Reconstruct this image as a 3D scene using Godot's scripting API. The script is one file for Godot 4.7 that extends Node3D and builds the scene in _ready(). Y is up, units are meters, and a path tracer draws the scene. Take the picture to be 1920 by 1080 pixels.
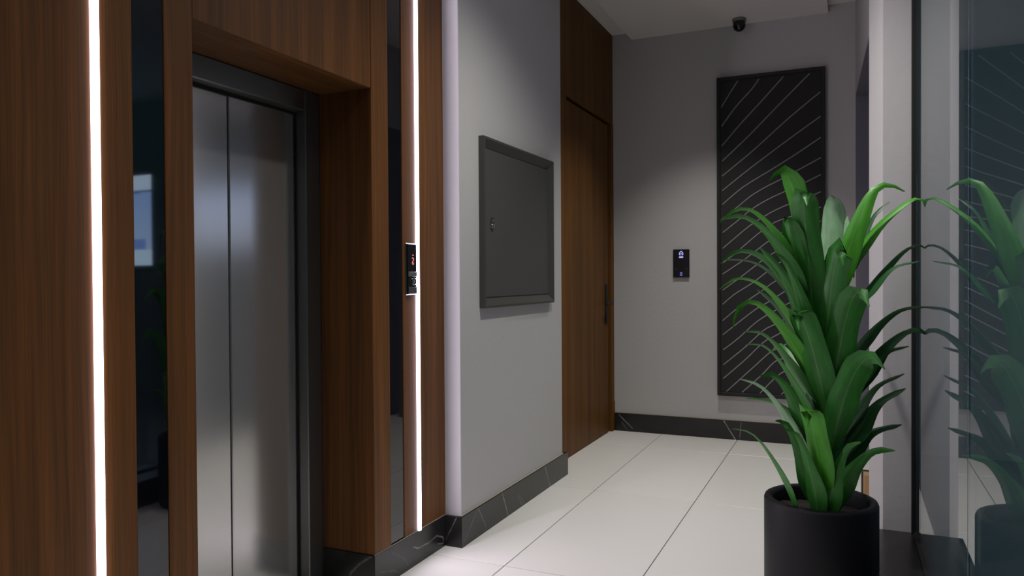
extends Node3D
# A lift lobby at dusk: wood-clad lift wall on the left, short corridor ahead, glass partition on the right.
# x to the right across the corridor, z towards the viewer, the lens stands at x = 0, z = 0.

const XW := -1.78      # face of the wood cladding
const XG := -1.695     # face of the grey wall
const XD := -1.816     # face of the wood door wall
const ZB := -6.12      # face of the back wall
const XP := 0.26       # corridor face of the glass partition
const SLAB := 3.243    # underside of the dropped ceiling
const TOP := 3.30      # underside of the upper ceiling
const CURB := 0.146

var M := {}

# ------------------------------------------------------------------ mesh helpers
func mb() -> SurfaceTool:
	var st := SurfaceTool.new()
	st.begin(Mesh.PRIMITIVE_TRIANGLES)
	return st

func tri(st: SurfaceTool, a: Vector3, b: Vector3, c: Vector3, n: Vector3, ua := Vector2.ZERO, ub := Vector2.ZERO, uc := Vector2.ZERO) -> void:
	var flip := (b - a).cross(c - a).dot(n) > 0.0
	var vs := [a, c, b] if flip else [a, b, c]
	var us := [ua, uc, ub] if flip else [ua, ub, uc]
	for i in 3:
		st.set_normal(n)
		st.set_uv(us[i])
		st.add_vertex(vs[i])

func quad(st: SurfaceTool, a: Vector3, b: Vector3, c: Vector3, d: Vector3, n: Vector3, u0 := Vector2.ZERO, u1 := Vector2.ONE) -> void:
	# a, b, c, d run round the quad; a has uv (u0.x, u1.y), b (u1.x, u1.y), c (u1.x, u0.y), d (u0.x, u0.y)
	var ua := Vector2(u0.x, u1.y)
	var ub := Vector2(u1.x, u1.y)
	var uc := Vector2(u1.x, u0.y)
	var ud := Vector2(u0.x, u0.y)
	tri(st, a, b, c, n, ua, ub, uc)
	tri(st, a, c, d, n, ua, uc, ud)

func box(st: SurfaceTool, lo: Vector3, hi: Vector3, bev := 0.002) -> void:
	# a box with chamfered edges
	var c := (lo + hi) / 2.0
	var h := ((hi - lo) / 2.0).abs()
	var b := minf(bev, minf(h.x, minf(h.y, h.z)) * 0.9)
	var axes := [Vector3.RIGHT, Vector3.UP, Vector3.BACK]
	for i in 3:
		var u: Vector3 = axes[(i + 1) % 3]
		var v: Vector3 = axes[(i + 2) % 3]
		var w: Vector3 = axes[i]
		var hu: float = h.dot(u) - b
		var hv: float = h.dot(v) - b
		for s in [-1.0, 1.0]:
			var o: Vector3 = c + w * h.dot(w) * s
			quad(st, o - u * hu - v * hv, o + u * hu - v * hv, o + u * hu + v * hv, o - u * hu + v * hv, w * s)
	if b <= 0.0:
		return
	for i in 3:
		var u: Vector3 = axes[(i + 1) % 3]
		var v: Vector3 = axes[(i + 2) % 3]
		var w: Vector3 = axes[i]
		var l: float = h.dot(w) - b
		for su in [-1.0, 1.0]:
			for sv in [-1.0, 1.0]:
				var p: Vector3 = c + u * su * h.dot(u) + v * sv * (h.dot(v) - b)
				var q: Vector3 = c + u * su * (h.dot(u) - b) + v * sv * h.dot(v)
				quad(st, p - w * l, p + w * l, q + w * l, q - w * l, (u * su + v * sv).normalized())
	for sx in [-1.0, 1.0]:
		for sy in [-1.0, 1.0]:
			for sz in [-1.0, 1.0]:
				var s := Vector3(sx, sy, sz)
				var k := h - Vector3(b, b, b)
				var e := c + s * k
				tri(st, e + Vector3(sx * b, 0, 0), e + Vector3(0, sy * b, 0), e + Vector3(0, 0, sz * b), s.normalized())

func prism(st: SurfaceTool, poly: Array, y0: float, y1: float) -> void:
	# a convex outline in x, z drawn up from y0 to y1
	var mid := Vector2.ZERO
	for p in poly:
		mid += p / poly.size()
	for i in poly.size():
		var a: Vector2 = poly[i]
		var b: Vector2 = poly[(i + 1) % poly.size()]
		var n := Vector2(b.y - a.y, a.x - b.x).normalized()
		if n.dot((a + b) / 2.0 - mid) < 0.0:
			n = -n
		quad(st, Vector3(a.x, y0, a.y), Vector3(b.x, y0, b.y), Vector3(b.x, y1, b.y), Vector3(a.x, y1, a.y), Vector3(n.x, 0, n.y))
		tri(st, Vector3(a.x, y1, a.y), Vector3(b.x, y1, b.y), Vector3(mid.x, y1, mid.y), Vector3.UP)
		tri(st, Vector3(a.x, y0, a.y), Vector3(b.x, y0, b.y), Vector3(mid.x, y0, mid.y), Vector3.DOWN)

func lathe(st: SurfaceTool, prof: Array, at: Vector3, segs := 40, axis := Vector3.UP) -> void:
	# profile points are (radius, height along the axis); smooth round the axis and across the profile where it bends little
	var y := axis.normalized()
	var x := y.cross(Vector3.RIGHT if absf(y.x) < 0.8 else Vector3.UP).normalized()
	var z := x.cross(y)
	var ns := []
	for i in prof.size() - 1:
		var d: Vector2 = prof[i + 1] - prof[i]
		ns.append(Vector2(d.y, -d.x).normalized())
	for i in prof.size() - 1:
		var p: Vector2 = prof[i]
		var q: Vector2 = prof[i + 1]
		var n0: Vector2 = ns[i]
		var n1: Vector2 = ns[i]
		if i > 0 and ns[i - 1].dot(ns[i]) > 0.6:
			n0 = (ns[i - 1] + ns[i]).normalized()
		if i < ns.size() - 1 and ns[i + 1].dot(ns[i]) > 0.6:
			n1 = (ns[i + 1] + ns[i]).normalized()
		for k in segs:
			var v := []
			var nn := []
			for kk in [k, k + 1]:
				var a: float = TAU * kk / segs
				var r : Vector3 = x * cos(a) + z * sin(a)
				v.append([at + r * p.x + y * p.y, at + r * q.x + y * q.y])
				nn.append([r * n0.x + y * n0.y, r * n1.x + y * n1.y])
			var face: Vector3 = nn[0][0] + nn[1][1]
			for t in [[[0, 0], [1, 0], [1, 1]], [[0, 0], [1, 1], [0, 1]]]:
				var A: Vector3 = v[t[0][0]][t[0][1]]
				var B: Vector3 = v[t[1][0]][t[1][1]]
				var C: Vector3 = v[t[2][0]][t[2][1]]
				var order: Array = t
				if (B - A).cross(C - A).dot(face) > 0.0:
					order = [t[0], t[2], t[1]]
				for e in order:
					st.set_normal(nn[e[0]][e[1]])
					st.set_uv(Vector2(float(k + e[0]) / segs, float(i + e[1]) / prof.size()))
					st.add_vertex(v[e[0]][e[1]])

func tube(st: SurfaceTool, pts: Array, r: float, segs := 8, flat := Vector3.ZERO, squash := 1.0) -> void:
	# a round bar along points; squashed along flat when given
	var rings := []
	for i in pts.size():
		var d: Vector3 = (pts[mini(i + 1, pts.size() - 1)] - pts[maxi(i - 1, 0)]).normalized()
		var u := d.cross(flat if flat != Vector3.ZERO else (Vector3.UP if absf(d.y) < 0.9 else Vector3.RIGHT)).normalized()
		var v := u.cross(d).normalized()
		var ring := []
		for k in segs:
			var a := TAU * k / segs
			ring.append([pts[i] + (u * cos(a) + v * sin(a) * squash) * r, (u * cos(a) * squash + v * sin(a)).normalized()])
		rings.append(ring)
	for i in pts.size() - 1:
		for k in segs:
			var q := [rings[i][k], rings[i][(k + 1) % segs], rings[i + 1][(k + 1) % segs], rings[i + 1][k]]
			for t in [[0, 1, 2], [0, 2, 3]]:
				var A: Vector3 = q[t[0]][0]
				var B: Vector3 = q[t[1]][0]
				var C: Vector3 = q[t[2]][0]
				var o: Array = t
				if (B - A).cross(C - A).dot(q[t[0]][1]) > 0.0:
					o = [t[0], t[2], t[1]]
				for e in o:
					st.set_normal(q[e][1])
					st.set_uv(Vector2.ZERO)
					st.add_vertex(q[e][0])
	for end in [0, pts.size() - 1]:
		var n: Vector3 = (pts[0] - pts[1]).normalized() if end == 0 else (pts[end] - pts[end - 1]).normalized()
		for k in segs:
			tri(st, pts[end], rings[end][k][0], rings[end][(k + 1) % segs][0], n)

# ------------------------------------------------------------------ scene helpers
func obj(called: String, st: SurfaceTool, mat: Material, parent: Node = self) -> MeshInstance3D:
	var o := MeshInstance3D.new()
	o.name = numbered(called, parent)
	o.mesh = st.commit()
	o.mesh.surface_set_material(0, mat)
	o.cast_shadow = GeometryInstance3D.SHADOW_CASTING_SETTING_ON
	parent.add_child(o, true)
	return o

func add_surface(o: MeshInstance3D, st: SurfaceTool, mat: Material) -> void:
	st.commit(o.mesh)
	o.mesh.surface_set_material(o.mesh.get_surface_count() - 1, mat)

func numbered(called: String, parent: Node) -> String:
	if not parent.has_node(called):
		return called
	var k := 1
	while parent.has_node("%s_%03d" % [called, k]):
		k += 1
	return "%s_%03d" % [called, k]

func thing(called: String, label: String, category: String, at := Vector3.ZERO, group := "") -> Node3D:
	var o := Node3D.new()
	o.name = numbered(called, self)
	add_child(o, true)
	o.position = at
	o.set_meta("label", label)
	o.set_meta("category", category)
	if group:
		o.set_meta("group", group)
	return o

func struct(called: String, label: String) -> Node3D:
	var o := Node3D.new()
	o.name = called
	add_child(o, true)
	o.set_meta("kind", "structure")
	o.set_meta("label", label)
	return o

func bx(called: String, lo: Vector3, hi: Vector3, mat: Material, parent: Node = self, bev := 0.002) -> MeshInstance3D:
	var st := mb()
	box(st, lo, hi, bev)
	return obj(called, st, mat, parent)

# ------------------------------------------------------------------ materials
func plain(c: Color, rough := 0.6, metal := 0.0, spec := 0.5) -> StandardMaterial3D:
	var m := StandardMaterial3D.new()
	m.albedo_color = c
	m.roughness = rough
	m.metallic = metal
	m.metallic_specular = spec
	return m

func noise(freq: float, sd: int, oct := 4) -> FastNoiseLite:
	var n := FastNoiseLite.new()
	n.noise_type = FastNoiseLite.TYPE_SIMPLEX_SMOOTH
	n.seed = sd
	n.frequency = freq
	n.fractal_octaves = oct
	return n

func wood_image(base: Color, sd: int) -> ImageTexture:
	# straight vertical grain: fine streaks, broad bands and a few long flame figures
	var w := 1024
	var h := 512
	var im := Image.create(w, h, false, Image.FORMAT_RGB8)
	var fine := noise(1.0, sd, 3)
	var mid := noise(1.0, sd + 7, 3)
	var wide := noise(1.0, sd + 13, 2)
	for x in w:
		for y in h:
			var warp := 3.0 * wide.get_noise_2d(x * 0.006, y * 0.008)
			var a := fine.get_noise_2d((x + warp) * 0.35, y * 0.012)
			var b := mid.get_noise_2d((x + warp * 2.0) * 0.06, y * 0.006)
			var c := wide.get_noise_2d(x * 0.011 + 40.0, y * 0.0015)
			var k := 1.0 + 0.13 * a + 0.13 * b + 0.18 * c
			var warm := 0.05 * b
			im.set_pixel(x, y, Color(clampf(base.r * k * (1.0 + warm), 0, 1), clampf(base.g * k, 0, 1), clampf(base.b * k * (1.0 - warm), 0, 1)))
	return ImageTexture.create_from_image(im)

func wood(base: Color, sd: int, rough := 0.42) -> StandardMaterial3D:
	var m := plain(Color.WHITE, rough, 0.0, 0.28)
	m.albedo_texture = wood_image(base, sd)
	m.uv1_triplanar = true
	m.uv1_world_triplanar = true
	m.uv1_triplanar_sharpness = 8.0
	m.uv1_scale = Vector3(0.7, 0.25, 0.7)
	m.uv1_offset = Vector3(0.13, 0.02, 0.37)
	return m

func marble_texture(length: float, height: float, veins: Array, sd: int) -> ImageTexture:
	# near-black marble with pale veins; each vein is [width in metres, strength, points (along, up) in metres]
	var ppm := 340.0
	var w := int(clampf(length * ppm, 32, 2048))
	var h := int(clampf(height * ppm, 32, 512))
	var im := Image.create(w, h, false, Image.FORMAT_RGB8)
	var cloud := noise(0.012, sd, 4)
	var thin := noise(0.02, sd + 3, 3)
	for x in w:
		for y in h:
			var k := 0.115 + 0.03 * cloud.get_noise_2d(x, y)
			var t := absf(thin.get_noise_2d(x * 0.8 + y * 0.5, y * 0.9))
			if t < 0.012 and cloud.get_noise_2d(x + 300.0, y) > 0.0:
				k += 0.05 * (1.0 - t / 0.012)
			var q := Vector2(x / ppm, height - y / ppm)
			for v in veins:
				var pts: Array = v[2]
				for i in pts.size() - 1:
					var a: Vector2 = pts[i]
					var b: Vector2 = pts[i + 1]
					var near := Geometry2D.get_closest_point_to_segment(q, a, b)
					var d := near.distance_to(q) + 0.002 * cloud.get_noise_2d(x * 4.0, y * 4.0)
					if d < v[0]:
						k = maxf(k, lerpf(v[1], k, d / v[0]))
			im.set_pixel(x, y, Color(k, k * 0.995, k * 0.97))
	return ImageTexture.create_from_image(im)

func marble(length: float, height: float, veins: Array, sd: int) -> StandardMaterial3D:
	var m := plain(Color.WHITE, 0.28, 0.0, 0.5)
	m.albedo_texture = marble_texture(length, height, veins, sd)
	m.texture_repeat = false
	return m

func plaster(c: Color, sd: int) -> StandardMaterial3D:
	var m := plain(c, 0.75, 0.0, 0.35)
	var t := NoiseTexture2D.new()
	t.width = 256
	t.height = 256
	t.seamless = true
	t.noise = noise(0.05, sd, 5)
	m.heightmap_enabled = true
	m.heightmap_texture = t
	m.heightmap_scale = 0.05
	m.uv1_triplanar = true
	m.uv1_world_triplanar = true
	m.uv1_scale = Vector3(2, 2, 2)
	return m

func steel(c: float, rough: float) -> StandardMaterial3D:
	var m := plain(Color(c, c, c * 0.985), rough, 0.82)
	var im := Image.create(256, 256, false, Image.FORMAT_RGB8)
	var n := noise(1.0, 5, 2)
	for x in 256:
		for y in 256:
			var k := clampf(0.92 + 0.07 * n.get_noise_2d(x * 0.9, y * 0.02), 0, 1)
			im.set_pixel(x, y, Color(k, k, k))
	m.roughness_texture = ImageTexture.create_from_image(im)
	m.uv1_triplanar = true
	m.uv1_world_triplanar = true
	m.uv1_scale = Vector3(1.3, 0.5, 1.3)
	return m

func glow(c: Color, e: float) -> StandardMaterial3D:
	var m := plain(Color(0.8, 0.8, 0.8), 0.5)
	m.emission_enabled = true
	m.emission = c
	m.emission_energy_multiplier = e
	return m

func pane(c: Color, spec: float) -> StandardMaterial3D:
	var m := plain(c, 0.0, 0.0, spec)
	m.transparency = BaseMaterial3D.TRANSPARENCY_ALPHA
	return m

func make_materials() -> void:
	M.wood = wood(Color(0.42, 0.277, 0.150), 11)
	M.door_wood = wood(Color(0.38, 0.25, 0.105), 71, 0.5)
	M.grey_paint = plaster(Color(0.72, 0.715, 0.715), 3)
	M.white_paint = plaster(Color(0.86, 0.85, 0.84), 9)
	M.tile = plain(Color(0.90, 0.895, 0.875), 0.32)
	M.tile_b = plain(Color(0.885, 0.88, 0.86), 0.34)
	M.dark_face = plain(Color(0.40, 0.395, 0.44), 0.6)  # dark grey for the jamb face and soffit of the opening
	M.dark_tile = plain(Color(0.27, 0.27, 0.28), 0.45)
	M.grout = plain(Color(0.40, 0.39, 0.38), 0.9)
	M.steel = steel(0.78, 0.19)
	M.frame_steel = steel(0.50, 0.36)
	M.dark_gap = plain(Color(0.03, 0.03, 0.03), 0.8)  # near-black puts the shade inside gaps into the colour
	M.black_glass = plain(Color(0.045, 0.055, 0.075), 0.03, 0.0, 0.75)
	M.led = glow(Color(0.93, 0.90, 1.0), 7.0)
	M.chrome = plain(Color(0.8, 0.8, 0.8), 0.15, 1.0)
	M.black_plastic = plain(Color(0.06, 0.06, 0.065), 0.3)
	M.black_matt = plain(Color(0.07, 0.07, 0.07), 0.6)
	M.cabinet = plain(Color(0.30, 0.30, 0.295), 0.42)
	M.cabinet_frame = plain(Color(0.27, 0.27, 0.255), 0.42)
	M.canvas = plain(Color(0.135, 0.135, 0.14), 0.8)
	M.ridge = plain(Color(0.53, 0.53, 0.52), 0.6)
	M.pane_front = pane(Color(0.36, 0.64, 0.66, 0.09), 0.46)
	M.pane_back = pane(Color(0.14, 0.25, 0.27, 0.25), 0.10)
	M.pane_edge = pane(Color(0.55, 0.68, 0.75, 0.35), 0.5)
	M.rubber = plain(Color(0.025, 0.025, 0.025), 0.6)
	M.pot = plain(Color(0.055, 0.055, 0.072), 0.55, 0.0, 0.4)
	M.soil = plain(Color(0.13, 0.10, 0.08), 0.95)
	M.stem = plain(Color(0.16, 0.22, 0.10), 0.8)
	M.plain_marble = plain(Color(0.125, 0.124, 0.12), 0.3)
	M.caulk = plain(Color(0.62, 0.59, 0.53), 0.8)
	M.tan = plain(Color(0.66, 0.52, 0.36), 0.8)
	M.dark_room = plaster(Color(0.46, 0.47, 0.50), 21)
	M.screen_rim = plain(Color(0.03, 0.03, 0.035), 0.3)
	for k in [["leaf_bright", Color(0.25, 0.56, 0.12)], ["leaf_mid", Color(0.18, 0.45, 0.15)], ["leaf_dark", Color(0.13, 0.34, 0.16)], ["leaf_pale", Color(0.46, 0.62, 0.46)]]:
		var m := plain(Color.WHITE, 0.42, 0.0, 0.45)
		m.albedo_texture = leaf_image(k[1])
		m.texture_repeat = false
		m.backlight_enabled = true
		m.backlight = Color(0.16, 0.22, 0.08)
		M[k[0]] = m

func leaf_image(c: Color) -> ImageTexture:
	var im := Image.create(64, 256, false, Image.FORMAT_RGB8)
	var n := noise(1.0, 31, 3)
	for x in 64:
		for y in 256:
			var u := absf(x - 31.5) / 31.5
			var k := 1.0 + 0.10 * n.get_noise_2d(x * 0.5, y * 0.01) + 0.12 * n.get_noise_2d(x * 0.04, y * 0.02)
			var q := c * k
			if u < 0.07:
				q = q.lerp(Color(0.55, 0.66, 0.42), 0.48 * (1.0 - u / 0.07))
			q = q.lerp(c * 0.85, 0.5 * smoothstep(0.85, 1.0, u))
			im.set_pixel(x, y, Color(clampf(q.r, 0, 1), clampf(q.g, 0, 1), clampf(q.b, 0, 1)))
	return ImageTexture.create_from_image(im)

# ------------------------------------------------------------------ lights
func spot(called: String, at: Vector3, c: Color, e: float, angle: float, soft: float, parent: Node) -> void:
	var l := SpotLight3D.new()
	l.name = called
	l.light_color = c
	l.light_energy = e
	l.spot_angle = angle
	l.spot_angle_attenuation = soft
	l.spot_attenuation = 2.0
	l.spot_range = 14.0
	l.light_size = 0.045
	l.shadow_enabled = true
	parent.add_child(l, true)
	l.global_position = at
	l.rotation = Vector3(-PI / 2, 0, 0)

func downlight(at: Vector3, label: String, c: Color, e: float, angle: float, soft := 0.6) -> void:
	# a recessed ring with its diffuser, hung flush in the ceiling
	var t := thing("recessed_downlight", label, "downlight", at, "recessed ceiling downlights")
	var st := mb()
	lathe(st, [Vector2(0.046, -0.001), Vector2(0.050, -0.006), Vector2(0.058, -0.006), Vector2(0.062, -0.001), Vector2(0.062, 0.0)], Vector3.ZERO, 36)
	obj("trim_ring", st, plain(Color(0.85, 0.85, 0.85), 0.4), t)
	var sg := mb()
	lathe(sg, [Vector2(0.0005, -0.003), Vector2(0.046, -0.003), Vector2(0.046, 0.0)], Vector3.ZERO, 36)
	obj("light_diffuser", sg, glow(c, 2.5), t)
	spot("spot", at + Vector3(0, -0.03, 0), c, e, angle, soft, t)

func area(called: String, at: Vector3, size: Vector2, turn: Vector3, c: Color, e: float, parent: Node) -> void:
	var l := AreaLight3D.new()
	l.name = called
	l.area_size = size
	l.light_color = c
	l.light_energy = e
	l.area_range = 14.0
	l.area_attenuation = 2.0
	l.shadow_enabled = true
	parent.add_child(l, true)
	l.position = at
	l.rotation = turn

# ------------------------------------------------------------------ build
func _ready() -> void:
	var cam := Camera3D.new()
	cam.name = "camera"
	add_child(cam)
	cam.position = Vector3(0, 1.28, 0)
	cam.rotation = Vector3(-0.0130054, 0.4222785, -0.0062068)
	cam.fov = rad_to_deg(2.0 * atan(540.0 / 1414.45))
	cam.near = 0.05
	cam.far = 60.0
	cam.current = true
	var env := Environment.new()
	env.background_mode = Environment.BG_COLOR
	env.background_color = Color(0.02, 0.022, 0.03)
	env.tonemap_mode = Environment.TONE_MAPPER_LINEAR
	env.tonemap_exposure = 1.0
	env.sdfgi_enabled = true
	env.ssao_enabled = true
	env.ssil_enabled = true
	var we := WorldEnvironment.new()
	we.name = "world_environment"
	we.environment = env
	add_child(we)
	make_materials()

	# lamps
	var warm := Color(1.0, 0.985, 0.955)
	var cool := Color(0.97, 0.97, 1.0)
	downlight(Vector3(-0.95, SLAB, -5.20), "white recessed downlight in the corridor ceiling nearest the picture wall", warm, 3.1, 46, 1.0)
	downlight(Vector3(-0.62, SLAB, -3.10), "white recessed downlight in the corridor ceiling by the metal cabinet", warm, 3.3, 66, 1.0)
	downlight(Vector3(-0.62, SLAB, -1.20), "white recessed downlight in the corridor ceiling before the lift", cool, 0.75, 66, 1.0)
	downlight(Vector3(-0.62, SLAB, 0.80), "unseen fill downlight added in the lobby ceiling furthest from the picture wall", cool, 0.6, 75, 1.0)  # unseen, added as fill from behind the lens
	downlight(Vector3(3.0, TOP, -5.0), "unseen downlight added in the ceiling behind the glass near the wall displays", Color(0.90, 0.94, 1.0), 3.4, 47, 0.8)  # unseen, added to light the room wall mirrored in the lift doors
	downlight(Vector3(2.3, TOP, -1.6), "unseen downlight added in the ceiling behind the glass opposite the lift", Color(0.90, 0.94, 1.0), 0.3, 80, 1.0)  # unseen, added as dim fill for the room behind the glass

	build_shell()
	build_left_wall()
	build_lift()
	build_led_strips()
	build_partition()
	build_call_panel()
	build_cabinet()
	build_wood_door()
	build_art()
	build_keypad()
	build_cctv()
	build_displays()
	build_plant()

func build_shell() -> void:
	# floor: grout bed with porcelain tiles laid on it, each its own piece
	var fl := struct("floor", "pale porcelain tiled floor of the corridor")
	bx("grout_bed", Vector3(-2.4, -0.2, -6.4), Vector3(4.9, -0.004, 2.9), M.grout, fl, 0.0)
	var xs := [-2.02, -1.408, -0.8125, -0.217, 0.3785]
	for i in 7:
		xs.append(0.3785 + 0.6 * (i + 1))
	var zs := [-6.13, -5.60, -4.33, -3.03, -1.76, -0.49, 0.78, 2.05, 2.7]
	var g := 0.0022
	var rng := RandomNumberGenerator.new()
	rng.seed = 5
	for i in xs.size() - 1:
		for j in zs.size() - 1:
			bx("tile", Vector3(xs[i] + g, -0.02, zs[j] + g), Vector3(xs[i + 1] - g, 0.0, zs[j + 1] - g), (M.tile if rng.randf() < 0.6 else M.tile_b) if xs[i] < 0.3 else M.dark_tile, fl, 0.0012)

	# ceiling: upper soffit and the dropped slab that floats a hand's width off the side walls
	var ce := struct("ceiling", "white ceiling with a dropped slab and shadow gaps")
	bx("upper_soffit", Vector3(-2.5, TOP, -6.5), Vector3(4.95, TOP + 0.2, 2.95), M.white_paint, ce, 0.0)
	bx("dropped_slab", Vector3(-1.655, SLAB, ZB - 0.02), Vector3(-0.153, TOP + 0.02, 2.75), M.white_paint, ce, 0.003)

	# back wall with its marble skirting
	var wb := struct("wall_back", "plain grey painted wall at the end of the corridor")
	bx("plaster", Vector3(-2.4, 0.0, ZB - 0.25), Vector3(0.245, TOP, ZB), M.grey_paint, wb, 0.0)
	bx("dark_plaster", Vector3(0.245, 0.0, ZB - 0.25), Vector3(4.9, TOP, ZB), M.dark_room, wb, 0.0)
	var sb := struct("baseboard_back", "black marble skirting with thin white veins along the end wall")
	marble_skirting(sb, Vector3(-1.816, 0, -6.102), Vector3(0.03, 0, -6.102), Vector3(0, 0, 1), 0.018, [
		[0.005, 0.62, [Vector2(0.045, 0.136), Vector2(0.163, 0.029)]], [0.004, 0.5, [Vector2(0.068, 0.08), Vector2(0.113, 0.016)]],
		[0.006, 0.72, [Vector2(0.895, 0.15), Vector2(0.989, 0.0)]], [0.005, 0.5, [Vector2(1.03, 0.149), Vector2(1.018, 0.015)]],
		[0.004, 0.4, [Vector2(1.5, 0.15), Vector2(1.62, 0.03)]]], 41)
	var cb := mb()
	box(cb, Vector3(-1.816, CURB, ZB), Vector3(0.03, CURB + 0.008, ZB + 0.006), 0.002)
	obj("caulk_line", cb, M.caulk, sb)

	# right-hand wall: runs very slightly askew, ends in a squared pier, and has a tall opening near the back
	var wr := struct("wall_right", "grey wall pier on the right with a tall opening near the end wall")
	var st := mb()
	prism(st, [Vector2(0.13, -3.745), Vector2(0.25, -3.745), Vector2(0.25, -3.92), Vector2(0.078, -3.92)], 0.0, TOP)
	obj("pier", st, M.grey_paint, wr)
	st = mb()
	prism(st, [Vector2(0.118, -3.915), Vector2(0.25, -3.915), Vector2(0.25, -5.95), Vector2(0.036, -5.95)], 2.585, TOP)
	obj("lintel", st, M.grey_paint, wr)
	st = mb()
	prism(st, [Vector2(0.036, -5.95), Vector2(0.25, -5.95), Vector2(0.25, ZB), Vector2(0.030, ZB)], 0.0, TOP)
	obj("end_jamb", st, M.grey_paint, wr)
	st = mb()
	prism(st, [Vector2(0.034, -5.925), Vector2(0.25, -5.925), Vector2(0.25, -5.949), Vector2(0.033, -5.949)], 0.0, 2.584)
	obj("opening_dark_face", st, M.dark_face, wr)  # thin sheet, darker than the wall, over the far jamb and the soffit
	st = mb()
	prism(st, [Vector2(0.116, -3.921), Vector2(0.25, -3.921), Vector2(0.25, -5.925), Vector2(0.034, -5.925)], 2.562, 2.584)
	obj("opening_dark_face", st, M.dark_face, wr)
	var sr := struct("baseboard_right", "chipped tan end of skirting low in the opening on the right")
	st = mb()
	prism(st, [Vector2(0.056, -4.80), Vector2(0.10, -4.80), Vector2(0.10, -4.86), Vector2(0.053, -4.86)], 0.0, CURB)
	obj("skirting", st, M.plain_marble, sr)
	st = mb()
	prism(st, [Vector2(0.070, -4.70), Vector2(0.10, -4.70), Vector2(0.10, -4.80), Vector2(0.064, -4.80)], 0.0, 0.15)
	obj("chipped_end", st, M.tan, sr)

	# walls out of the picture that close the room
	var w1 := struct("wall_rear", "grey wall closing the lobby behind the viewer")
	bx("plaster", Vector3(-2.4, 0.0, 2.7), Vector3(4.9, TOP, 2.9), M.grey_paint, w1, 0.0)
	var w2 := struct("wall_far", "blue grey wall of the room behind the glass")
	bx("plaster", Vector3(4.6, 0.0, -6.4), Vector3(4.8, TOP, 2.9), M.dark_room, w2, 0.0)

func marble_skirting(parent: Node3D, a: Vector3, b: Vector3, out: Vector3, depth: float, veins: Array, sd: int, h := CURB, cap_a := true, cap_b := true) -> void:
	# a marble slab whose outer face runs from a to b at floor level; out is the way it faces
	var up := Vector3(0, h, 0)
	var length := a.distance_to(b)
	var st := mb()
	quad(st, a, b, b + up, a + up, out, Vector2.ZERO, Vector2.ONE)
	var o := obj("marble_face", st, marble(length, h, veins, sd), parent)
	var s2 := mb()
	var along := (b - a).normalized()
	var back := -out * depth
	quad(s2, a + up, b + up, b + up + back, a + up + back, Vector3.UP)
	if cap_a:
		quad(s2, a, a + up, a + up + back, a + back, -along)
	if cap_b:
		quad(s2, b, b + up, b + up + back, b + back, along)
	quad(s2, a + back, b + back, b + up + back, a + up + back, -out)
	add_surface(o, s2, M.plain_marble)

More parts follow.
